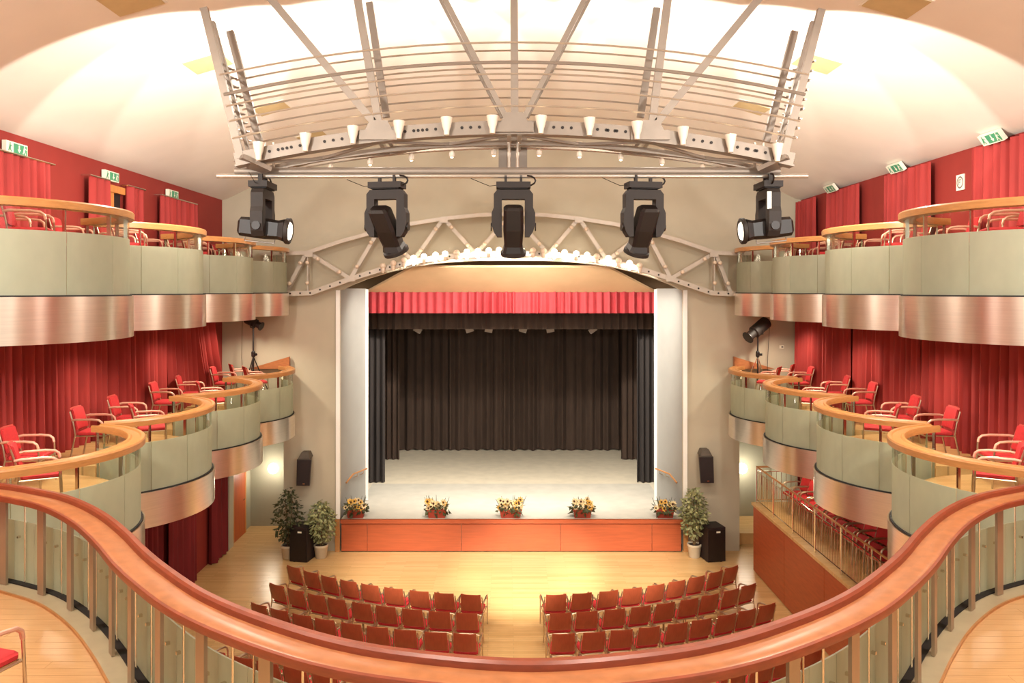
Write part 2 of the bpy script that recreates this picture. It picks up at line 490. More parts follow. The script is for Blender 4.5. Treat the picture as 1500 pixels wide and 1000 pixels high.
# ---------------------------------------------------------------- proscenium truss
YT = 21.25
tr = thing('lattice_truss', 'pale grey arched lattice truss spanning above the stage opening', 'truss', (0, YT, 7.1))
def TP(x, y, d=0): return P(x, y, YT + d)
bot = [(380, 430), (418, 430), (455, 429), (514, 408), (560, 394), (606, 382), (651, 376), (697, 372), (750, 370), (803, 372), (848, 376), (889, 382), (936, 393), (982, 408), (1043, 429), (1070, 430), (1112, 430)]
topc = [(380, 371), (418, 371), (450, 370), (500, 353), (555, 338), (600, 328), (650, 320), (700, 315), (750, 313), (800, 315), (848, 320), (900, 328), (945, 338), (998, 353), (1047, 370), (1070, 371), (1112, 371)]
for d in (-.12, .12):
    part('bottom_chord', MB().strip([TP(x, y, d) for x, y in bot], .13, .05, (0, 1, 0)), M_TRUSS, tr)
    part('top_chord', MB().strip([TP(x, y, d) for x, y in topc], .10, .05, (0, 1, 0)), M_TRUSS, tr)
webs = [((418, 430), (450, 370)), ((452, 429), (452, 370)), ((452, 370), (514, 408)), ((514, 408), (555, 338)), ((555, 338), (606, 382)), ((606, 382), (650, 320)), ((650, 320), (697, 372)), ((697, 372), (750, 313)),
        ((750, 313), (803, 372)), ((803, 372), (848, 320)), ((848, 320), (889, 382)), ((889, 382), (945, 338)), ((945, 338), (982, 408)), ((982, 408), (1047, 370)), ((1045, 429), (1045, 370)), ((1070, 430), (1047, 370))]
me_st = None
for a, b in webs:
    pa, pb = TP(*a), TP(*b)
    br = part('brace', MB().bar(pa + Vector((0, -.06, 0)), pb + Vector((0, -.06, 0)), .03, .1).bar(pa + Vector((0, .06, 0)), pb + Vector((0, .06, 0)), .03, .1), M_TRUSS, tr)
    for f_ in (.25, .75):
        part('bolt', MB().ball(pa.lerp(pb, f_) + Vector((0, -.16, 0)), .055, 8), M_BULBOFF, br)
for x, y in ((514, 408), (606, 382), (697, 372), (803, 372), (889, 382), (982, 408), (452, 372), (555, 340), (650, 322), (750, 315), (848, 322), (945, 340), (1046, 372)):
    part('gusset', MB().box(TP(x, y, -.155), (.22, .02, .15)), M_TRUSS, tr)
# hole pattern of the bottom chord, dark round plugs
for i in range(45):
    u = i / 44; x = 425 + u * 642
    for (x0, y0), (x1, y1) in zip(bot[:-1], bot[1:]):
        if x0 <= x <= x1:
            y = y0 + (y1 - y0) * (x - x0) / (x1 - x0); break
    part('hole', MB().lathe(TP(x, y, -.147), [(.026, 0), (.026, -.006)], 8, (0, 1, 0)), M_FIX, tr)
# bulbs along the bottom chord
BX = [(561, 0), (576, 0), (592, 0), (606, 1), (621, 1), (638, 1), (652, 1), (669, 0), (684, 1), (700, 1), (716, 1), (731, 1), (746, 0), (764, 1), (781, 0), (796, 0), (812, 1), (827, 1), (844, 1), (860, 1), (874, 0), (891, 1), (906, 0), (922, 1), (937, 0)]
for i, (x, on) in enumerate(BX):
    for (x0, y0), (x1, y1) in zip(bot[:-1], bot[1:]):
        if x0 <= x <= x1:
            y = y0 + (y1 - y0) * (x - x0) / (x1 - x0)
    p = TP(x, y - 1, -.24)
    k = sum(1 for q in BX[:i + 1] if q[1] == on)
    lab = ('glowing' if on else 'unlit') + f' bulb on the stage truss, {ORD[k - 1]} {"lit" if on else "dark"} one from the end opposite platform'
    t = thing('truss_bulb', lab, 'light bulb', tuple(p), 'bulbs along the lattice truss')
    part('socket', MB().lathe(p + Vector((0, 0, -.13)), [(.03, 0), (.045, .02), (.055, .1), (.05, .13)], 10), M_BULBOFF, t)
    part('arm', MB().bar(p + Vector((0, .0, -.08)), p + Vector((0, .12, -.08)), .03, .03), M_TRUSS, t)
    part('globe', MB().ball(p + Vector((0, 0, .06)), .085, 12), M_BULB if on else M_BULBOFF, t)
    if on and i % 2 == 1 or x in (606, 684, 812, 922):
        lamp('truss_bulb_light', 'SPOT', p + Vector((0, -.1, -.05)), 430, (1, .93, .82), p + Vector((0, 2.2, -1.5)), spot_size=math.radians(118), spot_blend=.5, shadow_soft_size=.05)
        lamp('truss_bulb_glow', 'POINT', p + Vector((0, -.12, .06)), 1.5, (1, .88, .68), shadow_soft_size=.08)

# ---------------------------------------------------------------- ceiling rig
YR, YB = 9.0, 9.75
rig = thing('ceiling_lighting_rig', 'fan-shaped grey steel lighting rig with curved bars under the white ceiling', 'lighting rig', (0, YR, 8.7))
def arc(zc, hwid, drop, Y, n=24, xo=0):
    return [Vector((xo - hwid + 2 * hwid * i / n, Y, zc - drop * ((-1 + 2 * i / n) ** 2))) for i in range(n + 1)]
XO = -.05
part('front_beam', MB().strip(arc(9.07, 3.2, .37, YR, xo=XO), .14, .05, (0, 1, 0)), M_RIG, rig)
part('front_beam_lip', MB().strip([p + Vector((0, .05, -.075)) for p in arc(9.07, 3.2, .37, YR, xo=XO)], .02, .16, (0, 1, 0)), M_RIG, rig)
part('rear_chord', MB().strip(arc(9.02, 2.95, .30, 9.9, xo=XO), .07, .09, (0, 1, 0)), M_BAR, rig)
part('middle_chord', MB().strip(arc(8.98, 3.1, .34, 9.5, xo=XO), .06, .06, (0, 1, 0)), M_RIG, rig)
for x0, x1 in ((-3.1, -1.6), (-1.6, -.05), (-.05, 1.5), (1.5, 3.0)):
    zf = lambda x: 9.0 - .37 * ((x - XO) / 3.2) ** 2
    part('lattice_brace', MB().bar((x0, YR + .06, zf(x0)), (x1, 9.85, zf(x1)), .04, .03), M_RIG, rig)
    part('lattice_brace', MB().bar((x1, YR + .06, zf(x1)), (x0, 9.85, zf(x0)), .04, .03), M_RIG, rig)
for x in (-1.6, -.05, 1.5):
    part('cross_tie', MB().bar((x - .06, YR, 9.0), (x - .06, 9.9, 9.0 - .03), .05, .05).bar((x + .06, YR, 9.0), (x + .06, 9.9, 8.97), .05, .05), M_BAR, rig)
    part('hub_plate', MB().add([(x + dx, YR + dy, (9.09 if abs(x) < 1 else 9.0) + dz) for dy in (-.05, -.02) for dx, dz in ((-.17, 0), (.17, 0), (.10, .14), (-.10, .14))],
         [(0, 1, 2, 3), (7, 6, 5, 4), (0, 4, 5, 1), (1, 5, 6, 2), (2, 6, 7, 3), (3, 7, 4, 0)]), M_RIG, rig)
    part('hub_bracket', MB().box((x, YR - .045, 9.06 if abs(x) < 1 else 8.97), (.44, .04, .11)), M_RIG, rig)
def ext(p, q, z):
    f_ = (z - p.z) / (q.z - p.z); return p + (q - p) * f_
def post(a, b, Y, ztop=None, w_=.085, nm='post'):
    p, q = P(a[0], a[1], Y), P(b[0], b[1], Y)
    if ztop:
        q = ext(p, q, ztop)
        q.z = min(q.z, ceil_z(q.x) + .01)
    o = part(nm, MB().bar(p, q, w_, .06, (0, 1, 0)), M_RIG, rig)
    return p, q
L0 = post((353, 232), (299, 12), YR)
R0 = post((1147, 232), (1203, 14), YR)
post((555, 182), (524, 0), YR, 11.3); post((955, 182), (978, 0), YR, 11.3)
post((754, 178), (753, 0), YR, 11.55)
post((548, 180), (398, 0), YR, 10.9, nm='diagonal_post'); post((962, 180), (1110, 0), YR, 10.9, nm='diagonal_post')
post((745, 180), (652, 0), YR, 11.2, .06, 'diagonal_post'); post((764, 180), (856, 0), YR, 11.2, .06, 'diagonal_post')
post((736, 172), (646, 0), YB, 11.2, .05, 'diagonal_post'); post((772, 172), (862, 0), YB, 11.2, .05, 'diagonal_post')
L1 = post((380, 208), (337, 46), YB); R1 = post((1122, 208), (1164, 46), YB)
post((566, 172), (541, 4), YB); post((938, 172), (962, 12), YB)
post((365, 225), (312, 32), 9.3, w_=.04); post((1136, 225), (1190, 32), 9.3, w_=.04)
# curved slats, front and back
for k, yp in enumerate((62, 74, 91, 100, 108, 117, 130, 143, 155, 168)):
    Y = YR - .03 if k % 2 == 0 else YB
    zc = P(750, yp, Y).z
    part('curved_slat', MB().tube(arc(zc, 3.17 + (zc - 9.05) * .2 + (.05 if k % 2 else 0), .37, Y, xo=XO), .02 if k == 2 else .0115, 6), M_RIG if k == 2 else M_BAR, rig)
for s in (-1, 1):
    for k in range(9):
        z = 8.95 + .11 * k
        x = XO + s * (3.2 + (z - 8.8) * .24)
        part('ladder_rung', MB().tube([(x, YR, z), (x + s * .03, YB, z + .1)], .013), M_BAR, rig)
        if k < 8:
            part('ladder_brace', MB().tube([(x, YR, z), (x + s * .05, YB, z + .22)], .010), M_RIG, rig)
    part('end_bracket', MB().bar((XO + s * 3.16, YR, 8.72), (XO + s * 2.9, YR + .2, 8.6), .3, .05), M_RIG, rig)
part('hoist_box', MB().box((-.06, 9.95, 8.98), (.36, .12, .55)), M_RIG, rig)
for x in (-.12, 0):
    part('hoist_cable', MB().tube([(x, 9.86, 8.6), (x, 9.86, 9.3)], .004, 4), M_BAR, rig)
for x in (-2.95, -.06, 2.85):
    part('hanger', MB().tube([(x - .05, 9.3, 8.6), (x - .05, 9.3, 8.95)], .018).tube([(x + .05, 9.3, 8.6), (x + .05, 9.3, 8.95)], .018), M_BAR, rig)
for x in (-2.6, -2.12, -1.2, -1.05, -.55, .5, 1.0, 1.12, 2.1, 2.6, -2.75, 2.72):
    for dx in (-.1, 0, .1):
        part('hole', MB().lathe((x + dx, YR - .026, 9.07 - .37 * ((x + dx - XO) / 3.2) ** 2), [(.018, 0), (.018, -.006)], 8, (0, 1, 0)), M_FIX, rig)
# pipes under the rig
single('upper_pipe', MB().tube([P(345, 251, 9.3), P(1142, 251, 9.3)], .048, 10), M_RIG, 'thick grey pipe directly below the ceiling rig', 'pipe', (0, 9.3, 8.6))
single('lower_pipe', MB().tube([P(318, 258, 9.24), P(1183, 258, 9.24)], .026, 10), M_BAR, 'long thin pale pipe that carries the moving head lights', 'pipe', (0, 9.24, 8.55))

# cup uplights
for i, off in enumerate((-2.95, -2.42, -1.88, -1.36, -.82, -.3, .25, .8, 1.34, 1.86, 2.4, 2.93)):
    x = off; z = 9.07 - .37 * ((x - XO) / 3.2) ** 2
    c = Vector((x, YR - .1, z - .09))
    t = thing('cup_uplight', f'white conical cup uplight on the rig beam, {ORD[i]} from the end opposite platform', 'uplight', tuple(c), 'cup uplights on the rig')
    part('cup', MB().lathe(c, [(.03, 0), (.034, .05), (.05, .1), (.068, .2), (.060, .2), (.045, .11), (.0, .09)], 14), M_WHITE, t)
    part('clamp', MB().box(c + Vector((0, .05, .08)), (.05, .06, .05)), M_RIG, t)
    part('capsule', MB().ball(c + Vector((0, 0, .18)), .035, 8), M_BULB, t)
for i, off in enumerate((-2.36, -1.86, -1.34, -.83, -.3, .27, .78, 1.30, 1.82, 2.33)):
    z = 9.02 - .30 * (off / 2.95) ** 2 - .035
    c = Vector((off, 9.9, z))
    t = thing('small_downlight', f'tiny white downlight under the rear rig chord, {ORD[i]} from the end opposite platform', 'downlight', tuple(c), 'tiny lamps under the rig')
    part('housing', MB().lathe(c, [(.02, 0), (.034, -.03), (.034, -.075), (.02, -.085)], 10), M_WHITE, t)
    part('added_top_cup', MB().lathe(c + Vector((0, .07, .02)), [(.02, 0), (.045, .10), (.04, .10), (.018, .01)], 10), M_WHITE, t)  # invented cup that houses the added ceiling wash
    b = c + Vector((0, .13, .16)); fan = math.radians(22.5) * off
    lamp('added_ceiling_wash', 'SPOT', b, 250 + 240 * abs(off), (1, .94, .86), b + Vector((math.sin(fan), math.cos(fan), .62 - .13 * abs(off))), spot_size=math.radians(61), spot_blend=.12, shadow_soft_size=.03)  # ceiling wash added behind the slats, in place of the cup uplights
    part('glow_cap', MB().lathe(c + Vector((0, 0, -.085)), [(.022, 0), (.012, -.012)], 8), M_BULB, t)

# moving heads
def moving_head(px, idx, yaw, axis, desc):
    p = P(px, 260, 9.24)
    t = thing('moving_head_light', desc, 'stage light', tuple(p), 'moving head lights on the pipe')
    R = Matrix.Rotation(yaw, 3, 'Z')
    W = lambda x, y, z: p + R @ Vector((x, y, z))
    for x in (-.09, .09):
        part('clamp', MB().box(W(x, 0, -.02), (.03, .05, .1), rot=R), M_FIX, t)
    part('base', MB().box(W(0, 0, -.095), (.40, .22, .07), rot=R), M_FIX, t)
    part('base_plate', MB().box(W(0, 0, -.135), (.34, .18, .015), rot=R), M_BLACKLINE, t)
    # yoke: rounded arch cut from a plate
    out = [(-.23, -.64), (-.255, -.56), (-.255, -.42), (-.23, -.36), (-.23, -.20), (-.19, -.15), (.19, -.15), (.23, -.20), (.23, -.36), (.255, -.42), (.255, -.56), (.23, -.64), (.19, -.70), (.135, -.70), (.135, -.26), (-.135, -.26), (-.135, -.70), (-.19, -.70)]
    n_ = len(out); m_ = MB()
    vs_ = [W(x, -.07, z) for x, z in out] + [W(x, .07, z) for x, z in out]
    m_.add(vs_, [tuple(range(n_)), tuple(range(n_, 2 * n_))[::-1]] + [(i, (i + 1) % n_, n_ + (i + 1) % n_, n_ + i) for i in range(n_)])
    yk = part('yoke', m_, M_FIX, t, False)
    for s in (-1, 1):
        part('pivot_cap', MB().lathe(W(s * .26, 0, -.58), [(.05, -.006), (.05, .006)], 12, R @ Vector((1, 0, 0))), M_FIXDK, yk)
    a = (R @ Vector(axis)).normalized()
    sx = R @ Vector((1, 0, 0)); sy = a.cross(sx).normalized()
    pv = W(0, 0, -.60)
    def ring(d, hw, hh):
        c = pv + a * d
        return [c + sx * x * hw + sy * y * hh for x, y in ((-1, -.7), (-.7, -1), (.7, -1), (1, -.7), (1, .7), (.7, 1), (-.7, 1), (-1, .7))]
    hd = part('head', MB().rings([ring(-.27, .09, .08), ring(-.24, .115, .11), ring(0, .118, .12), ring(.2, .105, .11), ring(.27, .125, .13)]), M_FIXDK, t, False)
    part('lens_ring', MB().lathe(pv + a * .27, [(.14, 0), (.155, .01), (.155, .05), (.13, .06), (.12, .04)], 18, a), M_FIX, hd)
    part('lens', MB().lathe(pv + a * .27, [(.125, .02), (.10, .055), (.04, .07), (0, .072)], 16, a), M_LENS, hd)
    part('handle', MB().tube([pv + a * -.2 + sy * -.12, pv + a * -.2 + sy * -.16, pv + a * .15 + sy * -.16, pv + a * .15 + sy * -.12], .01), M_RIG, hd)
    c0 = W(.16, 0, -.09)
    part('cable', MB().tube([c0 + R @ Vector((.10 * math.sin(k * PI / 6), -.02, .05 - .06 * math.cos(k * PI / 6))) for k in range(7)], .011), M_FIXDK, t)
    part('safety_wire', MB().tube([W(-.2, 0, -.09), W(-.28, 0, -.1), W(-.38, 0, -.06), W(-.5, 0, -.01)], .004, 4), M_FIX, t)
    return pv, a
moving_head(385, 0, PI / 2, (0, -1, -.10), 'black moving head hung sideways at pipe end opposite the platform')
moving_head(567, 1, -.18, (.22, .45, -.86), 'black moving head tilted down towards stage, beside the pipe end opposite platform')
moving_head(752, 2, 0, (0, .35, -.93), 'black moving head at the middle of the pipe, pointing down')
moving_head(942, 3, .15, (-.14, .40, -.9), 'black moving head tilted down towards stage, beside the platform pipe end')
moving_head(1125, 4, -PI / 2, (0, -1, -.10), 'black moving head with white tag hung sideways at the pipe end on platform side')
tgp = P(1125, 0, 9.24)
o = [q for q in bpy.data.objects if q.name.startswith('moving_head_light')][-1]
part('white_tag', MB().box(P(1127, 293, 9.24 - .24), (.05, .004, .2)), M_SIGNW, o)
# beams of the middle heads: pools of light on the floor before the stage
for x, tx, e in ((-1.55, -2.6, 8000), (-.06, .4, 15000), (1.48, 3.0, 9000)):
    lamp('moving_head_beam', 'SPOT', (x, 9.75, 7.45), e, (1, .95, .84), (tx, 19.75, 0), spot_size=math.radians(21), spot_blend=.95, shadow_soft_size=.06)

# ---------------------------------------------------------------- ceiling hatches
def ceil_hit(px, py):
    lo, hi = 2.0, 21.5
    for _ in range(50):
        m_ = (lo + hi) / 2; q = P(px, py, m_)
        if abs(q.x) > HW or q.z > ceil_z(q.x): hi = m_
        else: lo = m_
    return P(px, py, lo)
HL = [(305, 92, 'white post end opposite platform'), (398, 158, ''), (457, 199, ''), (1100, 157, ''), (1196, 92, ''), (1312, 4, ''), (192, 0, '')]
HN = ['behind the rig end post opposite platform', 'seen through the rig slats opposite platform', 'low behind the rig beam opposite platform', 'seen through the rig slats on platform side', 'behind the rig end post on platform side', 'between rig and added fill lights, platform side', 'between rig and added fill lights, opposite platform']
for (x, y, _), nm in zip(HL, HN):
    c = ceil_hit(x, y)
    sl = math.atan2(ceil_z(c.x + .05) - ceil_z(c.x - .05), .1)
    R = Matrix.Rotation(-sl, 3, 'Y')
    t = thing('ceiling_hatch', 'square beige ceiling hatch ' + nm, 'ceiling hatch', tuple(c), 'beige ceiling hatches')
    part('panel', MB().box(c + Vector((0, 0, -.01)), (.62, .62, .02), rot=R), M_HATCH, t, False)
    part('frame', MB().box(c + Vector((0, 0, -.004)), (.68, .68, .016), rot=R), M_CEIL, t, False)

# ---------------------------------------------------------------- side wall curtains, signs, door
def wall_curtain(s, y0, y1, z0, z1, m, where, seed, x=7.86, shear=0, cat='curtain', amp=.075):
    return curtain('wall_curtain', (s * x, y0), (s * x, y1), z0, z1, m, where, cat, None, .21, amp, seed, shear)
UL = [(11.0, 13.35), (14.5, 15.2), (15.95, 16.7), (17.5, 19.5)]
un = ['beneath the exit sign farthest from the stage', 'narrow one beside the wooden doorway, away from stage', 'narrow one beside the wooden doorway, towards stage', 'hanging beneath the exit sign closest to stage']
for i, ((a, b), nm) in enumerate(zip(UL, un)):
    wall_curtain(-1, a, b, 7.6, 9.32, M_RED, 'upper red curtain opposite platform, ' + nm, 30 + i)
    single('curtain_rod', MB().tube([(-7.98, a - .02, 9.33), (-7.82, a - .02, 9.33), (-7.82, b, 9.33), (-7.98, b, 9.33)], .015), M_CHROME, f'thin rod of upper red curtain opposite platform, {nm}'.replace(' one', ''), 'curtain rod', (-7.86, a, 9.33))
for i, (a, b) in enumerate([(11.2, 13.5), (14.8, 16.6), (17.8, 19.6), (20.3, 21.6)]):
    wall_curtain(1, a, b, 7.6, 9.62, M_RED, f'upper red curtain above the platform side boxes, {ORD[3 - i]} from stage', 40 + i)
for i, (a, b, sh) in enumerate([(8.6, 11.6, 0), (11.6, 14.65, 0), (14.72, 17.7, 0), (17.75, 19.3, .25), (19.2, 20.6, .75)]):
    wall_curtain(-1, a, b, 4.4, 6.75, M_RED, f'tall red curtain behind lower boxes opposite platform, {ORD[4 - i]} from stage' + (', swept aside' if i == 4 else ''), 50 + i, shear=sh, amp=.085)
for i, (a, b) in enumerate([(8.6, 11.8), (11.8, 14.95), (15.05, 18.0), (18.1, 21.6)]):
    wall_curtain(1, a, b, 4.4, 6.75, M_RED, f'tall red curtain behind lower boxes on platform side, {ORD[3 - i]} from stage', 60 + i, x=7.8, amp=.085)
for i, (a, b) in enumerate([(14.6, 17.5), (17.9, 19.4), (20.5, 21.65)]):
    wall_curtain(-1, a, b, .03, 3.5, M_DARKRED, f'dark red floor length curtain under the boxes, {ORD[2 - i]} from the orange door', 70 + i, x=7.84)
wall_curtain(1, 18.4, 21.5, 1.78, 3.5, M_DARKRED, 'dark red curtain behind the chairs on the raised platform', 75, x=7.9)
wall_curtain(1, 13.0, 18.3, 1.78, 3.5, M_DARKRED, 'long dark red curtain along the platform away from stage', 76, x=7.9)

def exit_sign(c, u, n_, label):
    """u = reading direction, n_ = facing"""
    u, n_ = Vector(u), Vector(n_).normalized(); v = n_.cross(u).normalized()
    if v.z < 0: v = -v
    c = Vector(c)
    t = thing('exit_sign', label, 'exit sign', tuple(c))
    def slab(x0, x1, y0, y1, d0, d1):
        q = [c + u * x + v * y + n_ * d for d in (d0, d1) for x, y in ((x0, y0), (x1, y0), (x1, y1), (x0, y1))]
        return q, [(0, 1, 2, 3), (7, 6, 5, 4), (0, 4, 5, 1), (1, 5, 6, 2), (2, 6, 7, 3), (3, 7, 4, 0)]
    def poly(pts, d):
        k = len(pts); return [c + u * x + v * y + n_ * d for x, y in pts], [tuple(range(k))]
    part('housing', MB().add(*slab(-.27, .27, -.095, .095, -.07, 0)), M_SIGNW, t, False)
    part('green_panel', MB().add(*slab(-.09, .25, -.075, .075, 0, .004)), M_GREEN, t, False)
    man = lambda ox, k: [[(ox - .012, .05), (ox + .012, .05), (ox + .012, .072), (ox - .012, .072)], [(ox - .03, -.01), (ox + .01, -.015), (ox + .02, .04), (ox - .015, .045)],
                         [(ox - .02, -.01), (ox + .005, -.01), (ox + .04, -.065), (ox + .022, -.068)], [(ox - .03, -.01), (ox - .01, -.01), (ox - .03, -.065), (ox - .05, -.06)], [(ox + .012, .03), (ox + .05, .01), (ox + .052, .022), (ox + .015, .044)]]
    m_ = MB()
    for q in man(-.18, 0): m_.add(*poly(q, .005))
    part('green_runner', m_, M_GREEN, t, False)
    m_ = MB()
    for q in man(.18, 0): m_.add(*poly(q, .006))
    part('white_runner', m_, M_SIGNW, t, False)
    part('white_arrow', MB().add(*poly([(.045, -.06), (.09, -.005), (.06, -.005), (.06, .06), (.03, .06), (.03, -.005), (0, -.005)], .006)), M_SIGNW, t, False)
for Y, z, nm in ((12.45, 9.44, 'farthest from the stage'), (15.45, 9.44, 'above the wooden doorway'), (18.3, 9.43, 'closest to the stage')):
    exit_sign((-7.9, Y, z), (0, 1, 0), (1, 0, 0), 'green and white exit sign on red wall ' + nm + ' opposite platform')
for Y, nm in ((12.75, 'farthest from stage'), (15.9, 'second from stage'), (19.1, 'closest to stage')):
    exit_sign((7.72, Y, 9.66), (0, -1, 0), (-1, 0, -.75), 'green and white exit sign at ceiling edge on platform side, ' + nm)
rs = thing('round_symbol_sign', 'small white sign with grey ring and letter on red wall', 'sign', (7.98, 14.05, 9.13))
part('plate', MB().box((7.985, 14.05, 9.13), (.02, .24, .28)), M_SIGNW, rs, False)
m_ = MB()
for k in range(24):
    a, b = 2 * PI * k / 24, 2 * PI * (k + 1) / 24
    m_.add([(7.973, 14.05 + r * math.cos(t), 9.13 + r * math.sin(t) * 1.1) for t, r in ((a, .075), (b, .075), (b, .1), (a, .1))], [(0, 1, 2, 3)])
part('ring', m_, M_GREY, rs, False)
m_ = MB()
for y0, y1, z0, z1 in ((.02, .04, -.05, .055), (-.035, .02, .035, .055), (-.02, .02, -.005, .012)):
    m_.add([(7.972, 14.05 + a, 9.13 + b) for a, b in ((y0, z0), (y1, z0), (y1, z1), (y0, z1))], [(0, 1, 2, 3)])
part('letter', m_, M_GREY, rs, False)

# wooden doorway upstairs and orange door in the passage
d1 = thing('door_1', 'open wooden framed doorway in the upper red wall', 'door', (-7.95, 15.55, 7.57)); d1['kind'] = 'structure'
part('opening', MB().box((-7.99, 15.72, 8.35), (.03, .4, 1.56)), M_DARK, d1, False)
part('leaf', MB().box((-7.94, 15.38, 8.35), (.05, .34, 1.56)), M_DOORFR, d1, False)
part('lintel', MB().box((-7.93, 15.56, 9.2), (.09, .78, .14)), M_DOORFR, d1, False)
d2 = thing('door_2', 'orange wooden door in the passage beside the stage', 'door', (-7.95, 22.8, 0)); d2['kind'] = 'structure'
part('leaf', MB().box((-7.935, 22.85, 1.05), (.06, .92, 2.1)), M_DOOR, d2, False)
part('frame', MB().box((-7.95, 22.34, 1.1), (.1, .09, 2.2)).box((-7.95, 23.36, 1.1), (.1, .09, 2.2)).box((-7.95, 22.85, 2.16), (.1, 1.1, .1)), M_DOORFR, d2, False)
part('handle', MB().tube([(-7.92, 23.15, 1.05), (-7.86, 23.15, 1.05), (-7.86, 23.02, 1.05)], .012), M_CHROME, d2)
struct('trim_1', MB().box((-7.93, 21.95, 1.7), (.2, .34, 3.4)), M_WALL)
# wall globes in the passages
for s in (-1, 1):
    p = P(400 if s < 0 else 1087, 686, 23.85)
    t = thing('globe_wall_lamp', 'glowing round globe lamp on passage wall ' + side(s), 'wall lamp', (p.x, 23.98, p.z))
    part('globe', MB().ball(p, .16, 16), M_GLOBE, t)
    part('wall_plate', MB().lathe((p.x, 24.0, p.z), [(.1, 0), (.1, -.04)], 14, (0, 1, 0)), M_CHROME, t)
    lamp('globe_light', 'POINT', (p.x, 23.55, p.z), 22, (1, .93, .78), shadow_soft_size=.16)

# ---------------------------------------------------------------- balcony boxes
def box_unit(s, cx, cy, th0, th1, zf, label, slab_y, light=False):
    """zf = steel band top; rail top is zf + 1.18"""
    R = 1.75; zr = zf + 1.18
    t = thing('balcony_box', label, 'balcony', (s * cx, cy, zf - .57))
    def pt(th, r=R): return (s * (cx - r * math.cos(th)), cy + r * math.sin(th))
    n_ = 30
    path = [pt(th0 + (th1 - th0) * i / n_) for i in range(n_ + 1)]
    # u to the left of travel (towards the stage): on the platform side that is the hall side
    sg = -s
    pr = [(.05, zr - .10), (.055, zr - .02), (.04, zr), (0, zr), (-.02, zr - .018), (-.12, zr - .018), (-.14, zr), (-.17, zr), (-.18, zr - .02), (-.175, zr - .10)]
    hand = part('handrail', MB().sweep(path, [(u * -sg * -1 if s < 0 else u, z) for u, z in ([(-u, z) for u, z in pr] if s < 0 else pr)]), M_BOXRAIL, t)
    k = max(3, int(round((th1 - th0) / math.radians(24))))
    for i in range(k):
        a, b = th0 + (th1 - th0) * i / k, th0 + (th1 - th0) * (i + 1) / k
        g = .003
        def shell(z0, z1, r, m_, nm, th=.012):
            mm = MB(); q = [a + g + (b - a - 2 * g) * j / 6 for j in range(7)]
            rings = [[Vector((*pt(x, r), z0)), Vector((*pt(x, r + th), z0)), Vector((*pt(x, r + th), z1)), Vector((*pt(x, r), z1))] for x in q]
            mm.rings(rings)
            return part(nm, mm, m_, t)
        shell(zf + .02, zf + .80, R - .02, M_FROST, 'frosted_panel')
        shell(zf + .805, zr - .09, R - .02, M_CLEAR, 'clear_pane', .008)
    for i in range(k + 1):
        th = th0 + (th1 - th0) * i / k
        x, y = pt(th, R - .06)
        part('post', MB().bar((x, y, zf + .1), (x, y, zr - .09), .022, .05, (s * math.cos(th), -math.sin(th), 0)), M_CHROME, t)
    # steel apron in one curved sheet, black joint above
    q = [th0 + (th1 - th0) * j / 40 for j in range(41)]
    part('steel_apron', MB().rings([[Vector((*pt(x, R + .03), zf - .57)), Vector((*pt(x, R + .045), zf - .57)), Vector((*pt(x, R + .045), zf)), Vector((*pt(x, R + .03), zf))] for x in q]), M_STEEL, t)
    part('shadow_joint', MB().rings([[Vector((*pt(x, R - .03), zf)), Vector((*pt(x, R + .02), zf)), Vector((*pt(x, R + .02), zf + .02)), Vector((*pt(x, R - .03), zf + .02))] for x in q]), M_BLACKLINE, t)
    poly = [pt(x, R - .05) for x in q] + [(s * 7.99, path[-1][1]), (s * 7.99, path[0][1])]
    part('soffit', MB().prism(poly, zf - .55, zf - .45), M_WALL, t, False)
    poly = [pt(x, R - .32) for x in q] + [(s * 7.99, path[-1][1]), (s * 7.99, path[0][1])]
    part('floor_slab', MB().prism(poly, zf - .45, zf + .45), M_BOXFLOOR, t, False)
    return t
CY = [10.5, 13.85, 17.1, 20.35]
CXL = [6.95, 7.2, 7.33, 7.48]
ZL, ZU = 3.95, 7.12
bn = ['fourth from stage', 'third from stage', 'second from stage', 'against the stage wall']
for s in (-1, 1):
    for i in range(4):
        a = math.radians(-64 if i else -78); b = math.radians(73 if i < 3 else 46)
        box_unit(s, CXL[i], CY[i], a, b, ZL, f'lower balcony box with curved wooden rail, {bn[i]}, {side(s)}', None)
        box_unit(s, CXL[i] + .16, CY[i], a, b, ZU, f'upper balcony box with frosted glass, {bn[i]}, {side(s)}', None)
    # downlights under the upper boxes
    for i in range(4):
        lamp('box_downlight', 'SPOT', (s * (CXL[i] - .75), CY[i], ZU - .6), 150, (1, .88, .70), (s * (CXL[i] - .3), CY[i], 0), spot_size=math.radians(140), spot_blend=.6, shadow_soft_size=.08)
    lamp('passage_downlight', 'POINT', (s * 6.9, 18.5, 3.2), 25, (1, .85, .62), shadow_soft_size=.1)
for s in (-1, 1):
    a = P(383, 535, 21.55) if s < 0 else P(1118, 535, 21.55)
    single('wooden_wedge', MB().add([(s * 6.1, 21.64, 5.05), (s * 7.2, 21.64, 5.05), (s * 6.1, 21.64, 5.38), (s * 6.1, 21.5, 5.05), (s * 7.2, 21.5, 5.05), (s * 6.1, 21.5, 5.38)], [(0, 1, 2), (5, 4, 3), (0, 3, 4, 1), (1, 4, 5, 2), (2, 5, 3, 0)]),
           M_RAIL, 'triangular wooden rail end piece against the stage wall ' + side(s), 'rail piece', (s * 6.5, 21.6, 5.05), smooth=False)

